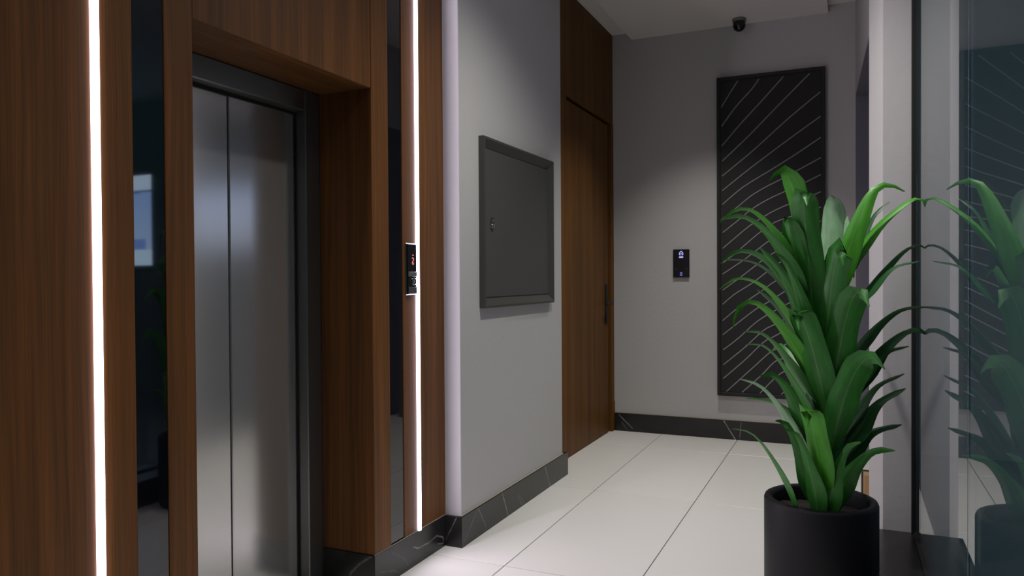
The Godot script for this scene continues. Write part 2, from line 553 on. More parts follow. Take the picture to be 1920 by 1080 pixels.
func build_left_wall() -> void:
	var w := struct("wall_left", "lift wall clad in red-brown wood with dark glass strips and a grey painted wall beyond")
	# masonry behind the cladding
	bx("masonry", Vector3(-2.4, 0, -1.636), Vector3(XW - 0.026, TOP, 2.9), M.grey_paint, w, 0.0)
	bx("masonry", Vector3(-2.4, 0, -3.17), Vector3(XW - 0.026, TOP, -2.596), M.grey_paint, w, 0.0)
	bx("masonry", Vector3(-2.4, 2.082, -2.595), Vector3(XW - 0.026, TOP, -1.637), M.grey_paint, w, 0.0)
	bx("masonry", Vector3(-2.4, 0, -2.7), Vector3(-2.2, 2.1, -1.5), M.dark_gap, w, 0.0)
	# cladding
	var e := 0.0012
	var panels := [[-1.456, -0.56, CURB, TOP], [-0.56, 0.36, CURB, TOP], [0.36, 1.28, CURB, TOP], [1.28, 2.7, CURB, TOP]]
	for p in panels:
		bx("wood_panel", Vector3(XW - 0.025, p[2], p[0] + e), Vector3(XW, p[3], p[1] - e), M.wood, w)
	bx("wood_panel", Vector3(XW - 0.025, CURB, -3.185), Vector3(XW, TOP, -2.801 - e), M.wood, w)
	bx("wood_stile", Vector3(XW - 0.025, CURB, -1.66), Vector3(XW + 0.002, TOP, -1.56 - e), M.wood, w)
	bx("wood_stile", Vector3(XW - 0.025, CURB, -2.695 + e), Vector3(XW + 0.002, TOP, -2.572), M.wood, w)
	bx("wood_lintel", Vector3(XW - 0.025, 2.056, -2.572 + e), Vector3(XW, TOP, -1.66 - e), M.wood, w)
	bx("wood_soffit", Vector3(-2.04, 2.056, -2.572), Vector3(XW - 0.024, 2.081, -1.66), M.wood, w)
	bx("wood_reveal", Vector3(-2.04, CURB, -2.597), Vector3(XW - 0.022, 2.081, -2.572), M.wood, w)
	bx("wood_reveal", Vector3(-2.04, CURB, -1.66), Vector3(XW - 0.022, 2.081, -1.635), M.wood, w)
	bx("glass_strip", Vector3(XW - 0.025, CURB, -1.56), Vector3(XW - 0.004, TOP, -1.456), M.black_glass, w, 0.001)
	bx("glass_strip", Vector3(XW - 0.025, CURB, -2.801), Vector3(XW - 0.004, TOP, -2.695), M.black_glass, w, 0.001)
	# grey wall that stands proud, and the wood door wall beyond it
	bx("grey_plaster", Vector3(-2.2, 0, -4.549), Vector3(XG, TOP, -3.165), M.grey_paint, w, 0.003)
	# skirtings
	var sl := struct("baseboard_left", "black marble skirting with white veins along the lift wall and grey wall")
	marble_skirting(sl, Vector3(-1.683, 0, -3.15), Vector3(-1.683, 0, -4.62), Vector3.RIGHT, 0.02, [
		[0.006, 0.42, [Vector2(0.172, 0.142), Vector2(0.26, 0.025)]], [0.006, 0.66, [Vector2(0.453, 0.144), Vector2(0.528, 0.0)]],
		[0.006, 0.64, [Vector2(1.063, 0.144), Vector2(1.15, 0.0)]], [0.004, 0.5, [Vector2(0.658, 0.082), Vector2(0.709, 0.015)]],
		[0.004, 0.44, [Vector2(0.687, 0.066), Vector2(0.746, 0.011)]], [0.006, 0.34, [Vector2(0.03, 0.03), Vector2(0.11, 0.10), Vector2(0.172, 0.14)]]], 51, CURB, false, true)
	marble_skirting(sl, Vector3(-1.774, 0, -2.566), Vector3(-1.774, 0, -3.15), Vector3.RIGHT, 0.02, [
		[0.005, 0.55, [Vector2(0.292, 0.091), Vector2(0.335, 0.071), Vector2(0.422, 0.067), Vector2(0.50, 0.075), Vector2(0.56, 0.05), Vector2(0.56, 0.02), Vector2(0.505, 0.036)]],
		[0.004, 0.3, [Vector2(0.117, 0.126), Vector2(0.218, 0.066), Vector2(0.25, 0.024)]], [0.004, 0.3, [Vector2(0.042, 0.068), Vector2(0.139, 0.041), Vector2(0.185, 0.012)]]], 52, CURB, false, false)
	marble_skirting(sl, Vector3(-1.774, 0, -3.15), Vector3(-1.683, 0, -3.15), Vector3.BACK, 0.02, [[0.003, 0.5, [Vector2(0.0, 0.03), Vector2(0.062, 0.143)]]], 53, CURB, false, false)
	marble_skirting(sl, Vector3(-2.03, 0, -2.566), Vector3(-1.774, 0, -2.566), Vector3.BACK, 0.02, [
		[0.007, 0.42, [Vector2(0.242, 0.149), Vector2(0.177, 0.106), Vector2(0.137, 0.066), Vector2(0.10, 0.0)]]], 54, CURB, false, false)
	marble_skirting(sl, Vector3(-1.774, 0, -1.666), Vector3(-2.03, 0, -1.666), Vector3.FORWARD, 0.02, [], 55, CURB, false, false)
	marble_skirting(sl, Vector3(-1.774, 0, 2.7), Vector3(-1.774, 0, -1.666), Vector3.RIGHT, 0.02, [[0.005, 0.4, [Vector2(1.0, 0.0), Vector2(1.2, 0.146)]]], 56, CURB, false, false)
	bx("caulk_line", Vector3(XG - 0.002, CURB, -4.549), Vector3(XG + 0.008, CURB + 0.006, -3.16), M.caulk, sl)
	bx("caulk_line", Vector3(XW, CURB, -3.17), Vector3(XW + 0.004, CURB + 0.003, -2.568), M.caulk, sl, 0.001)

func build_lift() -> void:
	var t := thing("lift_entrance", "brushed steel lift doors in a steel frame set back in the wood wall", "lift", Vector3(-2.037, 0, -2.116))
	var z0 := -2.572 + 2.116
	var z1 := -1.66 + 2.116
	var fw := 0.092
	# frame: jambs and head, with a return towards the doors
	bx("frame_jamb", Vector3(-0.09, 0, z0), Vector3(0, 2.056, z0 + fw), M.frame_steel, t, 0.004)
	bx("frame_jamb", Vector3(-0.09, 0, z1 - fw), Vector3(0, 2.056, z1), M.frame_steel, t, 0.004)
	bx("frame_head", Vector3(-0.09, 1.970, z0 + fw), Vector3(0, 2.056, z1 - fw), M.frame_steel, t, 0.004)
	# two leaves that slide to one side, the far one a little in front
	var seam := 0.0
	var far := bx("door_panel", Vector3(-0.085, 0.012, z0 + fw - 0.03), Vector3(-0.055, 1.962, seam - 0.002), M.steel, t, 0.003)
	var near := bx("door_panel", Vector3(-0.089, 0.012, seam + 0.002), Vector3(-0.059, 1.962, z1 - fw + 0.03), M.steel, t, 0.003)
	far.set_meta("label", "lift door leaf on the right with a dark gap beside it")
	near.set_meta("label", "lift door leaf on the left of the seam")
	bx("door_gap", Vector3(-0.125, 0, z0 + 0.02), Vector3(-0.095, 2.0, z1 - 0.02), M.dark_gap, t, 0.0)
	bx("gap_shade", Vector3(-0.075, 0.012, z0 + fw - 0.001), Vector3(-0.050, 1.968, z0 + fw + 0.009), M.dark_gap, t, 0.001)  # dark strips along side and top stand in for shade in the door gap
	bx("gap_shade", Vector3(-0.075, 1.957, z0 + fw), Vector3(-0.052, 1.971, z1 - fw), M.dark_gap, t, 0.001)
	bx("threshold", Vector3(-0.12, -0.003, z0 + fw), Vector3(0.0, 0.006, z1 - fw), M.frame_steel, t, 0.002)

func build_led_strips() -> void:
	var defs := [[-1.341, "long white LED light strip on the broad wood panel left of the lift"], [-2.9195, "long white LED light strip right of the lift beside the call panel"]]
	for d in defs:
		var t := thing("led_light_strip", d[1], "light strip", Vector3(XW, CURB, d[0]), "pair of vertical LED strips on the wood wall")
		var len := TOP - CURB - 0.002
		var st := mb()
		var w := 0.0125
		var prev := Vector2(0.0, -w)
		for k in 9:
			var a := PI * k / 8.0
			var q := Vector2(0.011 * sin(a) + 0.001, -w * cos(a))
			if k > 0:
				var n := Vector3(prev.x + q.x - 0.004, 0, (prev.y + q.y) * 0.3).normalized()
				quad(st, Vector3(prev.x, 0, prev.y), Vector3(q.x, 0, q.y), Vector3(q.x, len, q.y), Vector3(prev.x, len, prev.y), n)
			prev = q
		obj("light_diffuser", st, M.led, t)
		area("strip_light", Vector3(0.0125, len / 2.0, 0), Vector2(0.024, len), Vector3(0, -PI / 2, 0), Color(0.96, 0.91, 0.98), 1.4, t)

func build_partition() -> void:
	var cu := struct("trim_1", "low black marble kerb under the glass partition")
	marble_skirting(cu, Vector3(0.08, 0, -3.745), Vector3(0.08, 0, 2.7), Vector3.LEFT, 0.02, [[0.005, 0.4, [Vector2(0.4, 0.0), Vector2(0.55, 0.146)]]], 61)
	var st := mb()
	quad(st, Vector3(0.08, CURB, -3.745), Vector3(0.40, CURB, -3.745), Vector3(0.40, CURB, -1.9), Vector3(0.08, CURB, -1.9), Vector3.UP, Vector2.ZERO, Vector2.ONE)
	# u runs across the kerb (0.32 m), v along it; the texture is drawn with its length along u, so veins are given there
	obj("kerb_top", st, marble(0.32, 1.845, [[0.004, 0.45, [Vector2(0.12, 1.72), Vector2(0.165, 1.66)]], [0.004, 0.3, [Vector2(0.05, 1.6), Vector2(0.09, 1.5), Vector2(0.14, 1.46)]]], 62), cu)
	bx("kerb_body", Vector3(0.09, 0, -3.745), Vector3(0.40, CURB - 0.001, 2.7), M.plain_marble, cu, 0.0)
	bx("kerb_body", Vector3(0.081, CURB - 0.03, -1.9), Vector3(0.40, CURB, 2.7), M.plain_marble, cu, 0.0)

	var w := struct("window_1", "tall frameless glass partition along the right of the corridor")
	for z in [[-3.725, -2.1312], [-2.1248, 2.69]]:
		var lo := Vector3(XP, CURB + 0.004, z[0])
		var hi := Vector3(XP + 0.010, TOP, z[1])
		var sf := mb()
		quad(sf, Vector3(lo.x, lo.y, lo.z), Vector3(lo.x, lo.y, hi.z), Vector3(lo.x, hi.y, hi.z), Vector3(lo.x, hi.y, lo.z), Vector3.LEFT)
		var o := obj("pane", sf, M.pane_front, w)
		var sk := mb()
		quad(sk, Vector3(hi.x, lo.y, lo.z), Vector3(hi.x, lo.y, hi.z), Vector3(hi.x, hi.y, hi.z), Vector3(hi.x, hi.y, lo.z), Vector3.RIGHT)
		add_surface(o, sk, M.pane_back)
		var se := mb()
		quad(se, Vector3(lo.x, lo.y, lo.z), Vector3(hi.x, lo.y, lo.z), Vector3(hi.x, hi.y, lo.z), Vector3(lo.x, hi.y, lo.z), Vector3.FORWARD)
		quad(se, Vector3(lo.x, lo.y, hi.z), Vector3(hi.x, lo.y, hi.z), Vector3(hi.x, hi.y, hi.z), Vector3(lo.x, hi.y, hi.z), Vector3.BACK)
		quad(se, Vector3(lo.x, hi.y, lo.z), Vector3(hi.x, hi.y, lo.z), Vector3(hi.x, hi.y, hi.z), Vector3(lo.x, hi.y, hi.z), Vector3.UP)
		quad(se, Vector3(lo.x, lo.y, lo.z), Vector3(hi.x, lo.y, lo.z), Vector3(hi.x, lo.y, hi.z), Vector3(lo.x, lo.y, hi.z), Vector3.DOWN)
		add_surface(o, se, M.pane_edge)
	var sj := mb()
	tube(sj, [Vector3(XP + 0.003, CURB + 0.004, -2.128), Vector3(XP + 0.003, TOP, -2.128)], 0.0036, 10)
	obj("silicone_joint", sj, plain(Color(0.16, 0.19, 0.23), 0.12), w)
	bx("edge_seal", Vector3(XP - 0.018, CURB, -3.745), Vector3(XP + 0.012, TOP, -3.725), M.rubber, w, 0.002)
	bx("floor_channel", Vector3(XP - 0.008, CURB, -3.725), Vector3(XP + 0.018, CURB + 0.010, 2.69), M.rubber, w, 0.001)

func build_call_panel() -> void:
	var t := thing("lift_call_panel", "slim black lift call panel showing a red digit on the wood wall", "call panel", Vector3(XW, 1.21, -2.860))
	bx("back_box", Vector3(0, -0.001, -0.040), Vector3(0.006, 0.227, 0.040), M.chrome, t, 0.003)
	bx("face_plate", Vector3(0.006, 0.002, -0.037), Vector3(0.013, 0.224, 0.037), M.black_plastic, t, 0.004)
	bx("steel_bar", Vector3(0.0132, 0.080, -0.034), Vector3(0.0155, 0.101, 0.034), plain(Color(0.52, 0.52, 0.52), 0.35, 0.6), t, 0.001)
	bx("lower_plate", Vector3(0.0132, 0.004, -0.034), Vector3(0.0155, 0.034, 0.034), plain(Color(0.36, 0.36, 0.37), 0.4, 0.5), t, 0.002)
	var red := glow(Color(1.0, 0.02, 0.09), 0.9)
	var dg := MeshInstance3D.new()
	dg.name = "display_digit"
	var tm := TextMesh.new()
	tm.text = "2"
	tm.font_size = 16
	tm.pixel_size = 0.0022
	tm.depth = 0.001
	dg.mesh = tm
	dg.material_override = red
	t.add_child(dg, true)
	dg.position = Vector3(0.0136, 0.152, -0.005)
	dg.rotation.y = PI / 2
	var ar := mb()
	tri(ar, Vector3(0.0136, 0.172, -0.012), Vector3(0.0136, 0.172, 0.002), Vector3(0.0136, 0.179, -0.005), Vector3.RIGHT)
	obj("display_arrow", ar, red, t)
	ar = mb()
	tri(ar, Vector3(0.0136, 0.136, -0.012), Vector3(0.0136, 0.136, 0.002), Vector3(0.0136, 0.130, -0.005), Vector3.RIGHT)
	obj("display_arrow", ar, red, t)
	var b := mb()
	lathe(b, [Vector2(0.017, 0.0), Vector2(0.017, 0.003), Vector2(0.0145, 0.0045)], Vector3(0.0132, 0.058, -0.010), 28, Vector3.RIGHT)
	obj("button_ring", b, M.chrome, t)
	b = mb()
	lathe(b, [Vector2(0.0144, 0.0), Vector2(0.0144, 0.003), Vector2(0.0002, 0.0042)], Vector3(0.0132, 0.058, -0.010), 28, Vector3.RIGHT)
	var bt := obj("call_button", b, plain(Color(0.28, 0.29, 0.29), 0.35, 0.4), t)
	var sy := mb()
	for s in [-1.0, 1.0]:
		box(sy, Vector3(0.0172, 0.051, -0.010 + s * 0.005 - 0.0012), Vector3(0.0178, 0.065, -0.010 + s * 0.005 + 0.0012), 0.0)
	box(sy, Vector3(0.0172, 0.057, -0.016), Vector3(0.0178, 0.059, -0.004), 0.0)
	obj("button_symbol", sy, plain(Color(0.7, 0.7, 0.7), 0.5), bt)

func build_cabinet() -> void:
	var za := -3.375
	var zb := -4.342
	var t := thing("electrical_cabinet", "dark grey flush metal service cabinet on the grey wall", "cabinet", Vector3(XG, 1.13, (za + zb) / 2.0))
	var hw := (za - zb) / 2.0
	var h := 0.862
	var fw := 0.05
	# frame with a raised outer lip that slopes in to the door
	var out := [Vector2(-hw, 0), Vector2(hw, 0), Vector2(hw, h), Vector2(-hw, h)]
	var inn := [Vector2(-hw + fw, fw), Vector2(hw - fw, fw), Vector2(hw - fw, h - fw), Vector2(-hw + fw, h - fw)]
	var lip := [Vector2(-hw + 0.012, 0.012), Vector2(hw - 0.012, 0.012), Vector2(hw - 0.012, h - 0.012), Vector2(-hw + 0.012, h - 0.012)]
	for i in 4:
		var j := (i + 1) % 4
		var st := mb()
		var p := func(q: Vector2, d: float) -> Vector3: return Vector3(d, q.y, q.x)
		var dir: Vector2 = (out[i] + out[j] - inn[i] - inn[j]).normalized()
		var sd := Vector3(0, dir.y, dir.x)
		quad(st, p.call(out[i], 0.0), p.call(out[j], 0.0), p.call(out[j], 0.030), p.call(out[i], 0.030), sd)
		quad(st, p.call(out[i], 0.030), p.call(out[j], 0.030), p.call(lip[j], 0.032), p.call(lip[i], 0.032), Vector3.RIGHT)
		quad(st, p.call(lip[i], 0.032), p.call(lip[j], 0.032), p.call(inn[j], 0.006), p.call(inn[i], 0.006), (Vector3.RIGHT * 0.82 - sd * 0.57).normalized())
		obj("frame_rail", st, M.cabinet_frame, t)
	bx("cabinet_back", Vector3(-0.12, 0.02, -hw + 0.02), Vector3(0.0, h - 0.02, hw - 0.02), M.dark_gap, t, 0.0)
	var dr := bx("cabinet_door", Vector3(0.0, fw + 0.004, -hw + fw + 0.004), Vector3(0.010, h - fw - 0.004, hw - fw - 0.004), M.cabinet, t, 0.002)
	# oval chrome lock
	var lc := Vector3(0.010, 1.562 - 1.13, -3.500 - (za + zb) / 2.0)
	var st2 := mb()
	var pts := []
	for k in 24:
		var a := TAU * k / 24.0
		pts.append(Vector2(0.019 * cos(a), 0.018 * sin(a) + (0.016 if sin(a) > 0 else -0.016)))
	for k in 24:
		var a: Vector2 = pts[k]
		var b: Vector2 = pts[(k + 1) % 24]
		var n := (a + b).normalized()
		quad(st2, lc + Vector3(0, a.y, a.x), lc + Vector3(0, b.y, b.x), lc + Vector3(0.007, b.y * 0.94, b.x * 0.92), lc + Vector3(0.007, a.y * 0.94, a.x * 0.92), Vector3(0.2, n.y, n.x).normalized())
		tri(st2, lc + Vector3(0.007, a.y * 0.94, a.x * 0.92), lc + Vector3(0.007, b.y * 0.94, b.x * 0.92), lc + Vector3(0.008, 0, 0), Vector3.RIGHT)
	var lk := obj("lock", st2, plain(Color(0.5, 0.5, 0.5), 0.3, 0.9), dr)
	lk.set_meta("label", "chrome lock")
	var st3 := mb()
	lathe(st3, [Vector2(0.0125, 0.0), Vector2(0.0125, 0.004), Vector2(0.009, 0.005), Vector2(0.008, 0.003), Vector2(0.0003, 0.003)], lc + Vector3(0.007, -0.013, 0), 24, Vector3.RIGHT)
	box(st3, lc + Vector3(0.0095, -0.021, -0.0012), lc + Vector3(0.0115, -0.005, 0.0012), 0.0)
	obj("lock_barrel", st3, M.chrome, dr)
	st3 = mb()
	box(st3, lc + Vector3(0.007, 0.008, -0.010), lc + Vector3(0.011, 0.020, 0.006), 0.002)
	obj("lock_flap", st3, plain(Color(0.66, 0.66, 0.66), 0.3, 0.8), dr)

func build_wood_door() -> void:
	var w := struct("door_1", "tall flush wood door in a wood-clad recess beyond the grey wall")
	bx("masonry", Vector3(-2.2, 0, ZB - 0.1), Vector3(XD - 0.06, TOP, -4.549), M.grey_paint, w, 0.0)
	bx("overpanel", Vector3(XD - 0.05, 2.560, ZB), Vector3(XD, TOP, -4.549), M.door_wood, w, 0.003)
	bx("door_jamb", Vector3(XD - 0.05, 0, ZB), Vector3(XD + 0.004, 2.560, -6.046), M.door_wood, w, 0.003)
	bx("jamb_plinth", Vector3(XD + 0.003, 0, ZB + 0.001), Vector3(XD + 0.009, 0.245, -6.048), M.door_wood, w, 0.002)
	bx("door_jamb", Vector3(XD - 0.05, 0, -4.99), Vector3(XD, 2.560, -4.549), M.door_wood, w, 0.003)
	bx("rebate", Vector3(XD - 0.06, 0, -6.05), Vector3(XD - 0.045, 2.56, -4.98), M.dark_gap, w, 0.0)
	bx("door_leaf", Vector3(XD - 0.044, 0.004, -6.014), Vector3(XD - 0.014, 2.538, -5.0), M.door_wood, w, 0.003)
	# lever handle on a tall black plate
	var x := XD - 0.014
	var hd := mb()
	box(hd, Vector3(x, 0.90, -5.972), Vector3(x + 0.010, 1.225, -5.926), 0.003)
	var pl := obj("handle_plate", hd, M.black_matt, w)
	hd = mb()
	lathe(hd, [Vector2(0.013, 0.0), Vector2(0.011, 0.012), Vector2(0.011, 0.050), Vector2(0.0005, 0.052)], Vector3(x + 0.008, 1.070, -5.948), 18, Vector3.RIGHT)
	tube(hd, [Vector3(x + 0.050, 1.070, -5.955), Vector3(x + 0.052, 1.070, -5.90), Vector3(x + 0.052, 1.069, -5.84), Vector3(x + 0.049, 1.068, -5.812)], 0.009, 10)
	obj("lever", hd, M.black_matt, pl)
	hd = mb()
	lathe(hd, [Vector2(0.010, 0.0), Vector2(0.009, 0.004), Vector2(0.0005, 0.004)], Vector3(x + 0.010, 0.965, -5.948), 16, Vector3.RIGHT)
	obj("key_cylinder", hd, M.black_plastic, pl)

func build_art() -> void:
	var x0 := -0.961
	var y0 := 0.346
	var w := 0.787
	var h := 2.494
	var t := thing("wall_art", "tall black framed relief panel of pale curving ridges on the end wall", "artwork", Vector3(x0, y0, ZB))
	var d := 0.045
	var f := 0.026
	bx("frame_rail", Vector3(0, 0, 0), Vector3(f, h, d), M.black_matt, t, 0.002)
	bx("frame_rail", Vector3(w - f, 0, 0), Vector3(w, h, d), M.black_matt, t, 0.002)
	bx("frame_rail", Vector3(f, 0, 0), Vector3(w - f, f, d), M.black_matt, t, 0.002)
	bx("frame_rail", Vector3(f, h - f, 0), Vector3(w - f, h, d), M.black_matt, t, 0.002)
	bx("canvas", Vector3(f, f, 0.004), Vector3(w - f, h - f, 0.030), M.canvas, t, 0.0)
	var rows := [
		[Vector2(0.033, 2.263), Vector2(0.103, 2.373), Vector2(0.160, 2.458)],
		[Vector2(0.036, 2.114), Vector2(0.139, 2.252), Vector2(0.257, 2.375), Vector2(0.316, 2.453)],
		[Vector2(0.036, 1.96), Vector2(0.162, 2.103), Vector2(0.339, 2.287), Vector2(0.493, 2.451)],
		[Vector2(0.039, 1.842), Vector2(0.221, 2.006), Vector2(0.453, 2.234), Vector2(0.678, 2.453)],
		[Vector2(0.039, 1.724), Vector2(0.268, 1.905), Vector2(0.521, 2.125), Vector2(0.755, 2.309)],
		[Vector2(0.041, 1.61), Vector2(0.244, 1.767), Vector2(0.51, 1.959), Vector2(0.755, 2.127)],
		[Vector2(0.041, 1.501), Vector2(0.197, 1.629), Vector2(0.395, 1.745), Vector2(0.6, 1.869), Vector2(0.757, 1.97)],
		[Vector2(0.04, 1.389), Vector2(0.17, 1.489), Vector2(0.255, 1.557), Vector2(0.355, 1.616), Vector2(0.471, 1.672), Vector2(0.608, 1.742), Vector2(0.757, 1.82)],
		[Vector2(0.043, 1.281), Vector2(0.154, 1.368), Vector2(0.239, 1.438), Vector2(0.316, 1.49), Vector2(0.4, 1.534), Vector2(0.505, 1.58), Vector2(0.645, 1.639), Vector2(0.757, 1.694)],
		[Vector2(0.043, 1.157), Vector2(0.224, 1.31), Vector2(0.293, 1.359), Vector2(0.362, 1.401), Vector2(0.43, 1.438), Vector2(0.52, 1.477), Vector2(0.71, 1.546), Vector2(0.757, 1.564)],
		[Vector2(0.043, 1.043), Vector2(0.13, 1.11), Vector2(0.293, 1.251), Vector2(0.354, 1.297), Vector2(0.422, 1.343), Vector2(0.505, 1.375), Vector2(0.651, 1.416), Vector2(0.757, 1.45)],
		[Vector2(0.04, 0.954), Vector2(0.201, 1.063), Vector2(0.371, 1.194), Vector2(0.477, 1.265), Vector2(0.61, 1.315), Vector2(0.757, 1.346)],
		[Vector2(0.042, 0.829), Vector2(0.183, 0.934), Vector2(0.336, 1.055), Vector2(0.438, 1.124), Vector2(0.572, 1.2), Vector2(0.757, 1.25)],
		[Vector2(0.041, 0.718), Vector2(0.135, 0.799), Vector2(0.266, 0.885), Vector2(0.4, 0.99), Vector2(0.515, 1.07), Vector2(0.757, 1.149)],
		[Vector2(0.041, 0.589), Vector2(0.183, 0.713), Vector2(0.336, 0.824), Vector2(0.418, 0.887), Vector2(0.571, 0.975), Vector2(0.757, 1.049)],
		[Vector2(0.041, 0.477), Vector2(0.206, 0.614), Vector2(0.301, 0.689), Vector2(0.394, 0.745), Vector2(0.533, 0.84), Vector2(0.757, 0.95)],
		[Vector2(0.044, 0.359), Vector2(0.159, 0.453), Vector2(0.277, 0.567), Vector2(0.359, 0.629), Vector2(0.495, 0.71), Vector2(0.757, 0.854)],
		[Vector2(0.044, 0.241), Vector2(0.218, 0.393), Vector2(0.347, 0.519), Vector2(0.422, 0.563), Vector2(0.571, 0.645), Vector2(0.757, 0.759)],
		[Vector2(0.044, 0.133), Vector2(0.218, 0.295), Vector2(0.347, 0.428), Vector2(0.41, 0.466), Vector2(0.571, 0.56), Vector2(0.757, 0.667)],
		[Vector2(0.068, 0.032), Vector2(0.276, 0.236), Vector2(0.393, 0.35), Vector2(0.45, 0.383), Vector2(0.609, 0.475), Vector2(0.757, 0.567)],
		[Vector2(0.187, 0.032), Vector2(0.335, 0.177), Vector2(0.427, 0.279), Vector2(0.496, 0.312), Vector2(0.646, 0.39), Vector2(0.757, 0.459)],
		[Vector2(0.32, 0.032), Vector2(0.45, 0.175), Vector2(0.541, 0.23), Vector2(0.665, 0.284), Vector2(0.757, 0.348)],
		[Vector2(0.476, 0.032), Vector2(0.57, 0.126), Vector2(0.665, 0.191), Vector2(0.757, 0.236)],
		[Vector2(0.615, 0.032), Vector2(0.683, 0.083), Vector2(0.757, 0.124)]]
	for r in rows:
		var cv := Curve3D.new()
		for i in r.size():
			var a: Vector2 = r[maxi(i - 1, 0)]
			var b: Vector2 = r[mini(i + 1, r.size() - 1)]
			var tg := (b - a) / 6.0
			var g := Vector3(tg.x, tg.y, 0)
			cv.add_point(Vector3(r[i].x, r[i].y, 0.030), -g, g)
		var pts := []
		var n := 22
		for i in n + 1:
			pts.append(cv.sample_baked(cv.get_baked_length() * i / n, true))
		var st := mb()
		tube(st, pts, 0.0045, 8, Vector3.BACK, 0.8)
		obj("ridge", st, M.ridge, t)

func build_keypad() -> void:
	var t := thing("access_keypad", "small black access reader with blue lit symbols on the end wall", "keypad", Vector3(-1.247, 1.278, ZB))
	var st := mb()
	box(st, Vector3(-0.062, 0.003, 0), Vector3(0.062, 0.223, 0.006), 0.002)
	obj("mounting_plate", st, plain(Color(0.35, 0.35, 0.36), 0.5), t)
	bx("glass_face", Vector3(-0.065, 0, 0.006), Vector3(0.065, 0.226, 0.018), plain(Color(0.035, 0.035, 0.045), 0.25), t, 0.003)
	var z := 0.0186
	# pointed arch symbol with a small round centre, a bar of tiny print under it
	var logo := mb()
	var pts := []
	for p in [Vector2(-0.006, 0.178), Vector2(-0.014, 0.184), Vector2(-0.014, 0.196), Vector2(0.0, 0.212), Vector2(0.014, 0.196), Vector2(0.014, 0.184), Vector2(0.006, 0.178)]:
		pts.append(Vector3(p.x, p.y, z))
	tube(logo, pts, 0.0034, 6, Vector3.BACK, 0.3)
	lathe(logo, [Vector2(0.0048, -0.0005), Vector2(0.0048, 0.0004), Vector2(0.0002, 0.0004)], Vector3(0, 0.191, z), 16, Vector3.BACK)
	obj("display_emblem", logo, glow(Color(0.62, 0.62, 1.0), 0.9), t)
	var bar := mb()
	for k in 5:
		box(bar, Vector3(-0.016 + k * 0.0068, 0.157, z - 0.0005), Vector3(-0.011 + k * 0.0068, 0.1695, z + 0.0005), 0.0)
	obj("display_print", bar, glow(Color(0.70, 0.70, 1.0), 0.9), t)
	var bell := mb()
	lathe(bell, [Vector2(0.0085, -0.0005), Vector2(0.0085, 0.0005), Vector2(0.0050, 0.0005), Vector2(0.0050, -0.0005)], Vector3(0, 0.033, z), 20, Vector3.BACK)
	box(bell, Vector3(-0.010, 0.015, z - 0.0005), Vector3(0.010, 0.0195, z + 0.0005), 0.0)
	obj("bell_symbol", bell, glow(Color(0.33, 0.30, 0.95), 0.8), t)
	for s in [-1.0, 1.0]:
		var k := mb()
		box(k, Vector3(s * 0.042 - 0.006, 0.062, z - 0.0005), Vector3(s * 0.042 + 0.006, 0.076, z + 0.0003), 0.0)
		obj("key_mark", k, plain(Color(0.16, 0.16, 0.16), 0.5), t)

func build_cctv() -> void:
	var t := thing("dome_camera", "small black dome security camera under the white ceiling slab", "camera", Vector3(-0.775, SLAB, -5.975))
	var st := mb()
	lathe(st, [Vector2(0.052, 0.0), Vector2(0.052, -0.012), Vector2(0.048, -0.024), Vector2(0.0005, -0.024)], Vector3.ZERO, 36)
	obj("mounting_base", st, plain(Color(0.42, 0.42, 0.40), 0.5), t)
	st = mb()
	var pr := []
	for k in 13:
		var a := PI * 0.5 * k / 12.0
		pr.append(Vector2(maxf(0.047 * cos(a), 0.0003), -0.050 - 0.047 * sin(a)))
	lathe(st, [Vector2(0.047, -0.024)] + pr, Vector3.ZERO, 36)
	obj("camera_dome", st, plain(Color(0.03, 0.03, 0.03), 0.12), t)
	st = mb()
	lathe(st, [Vector2(0.015, 0.0), Vector2(0.015, 0.006), Vector2(0.011, 0.008), Vector2(0.0003, 0.006)], Vector3(0.012, -0.068, 0.040), 22, Vector3(0.25, -0.3, 0.92))
	obj("camera_lens", st, plain(Color(0.12, 0.12, 0.13), 0.2), t)

func screen_picture(kind: int) -> ImageTexture:
	# a pale sky over soft forms, as the lit displays show
	var im := Image.create(128, 96, false, Image.FORMAT_RGB8)
	var n := noise(0.02, 91 + kind, 3)
	for x in 128:
		for y in 96:
			var v := y / 96.0
			var u := x / 128.0
			var c := Color(0.52, 0.66, 0.90).lerp(Color(0.70, 0.80, 0.95), v)
			if kind == 0:
				c = Color(0.74, 0.78, 0.92)
				if v > 0.45 + 0.12 * n.get_noise_2d(x * 2.0, 0.0):
					c = Color(0.64, 0.65, 0.70).lerp(Color(0.72, 0.71, 0.75), 1.0 - u)
			else:
				if v < 0.16:
					c = Color(0.80, 0.90, 1.0)
				if absf(v - 0.17 - 0.03 * u) < 0.012:
					c = Color(0.30, 0.38, 0.55)
				if v > 0.82:
					c = Color(0.78, 0.90, 1.0)
				elif v > 0.70 and fmod(u * 3.0, 1.0) > 0.3:
					c = Color(0.42, 0.55, 0.84)
			im.set_pixel(x, y, c)
	return ImageTexture.create_from_image(im)

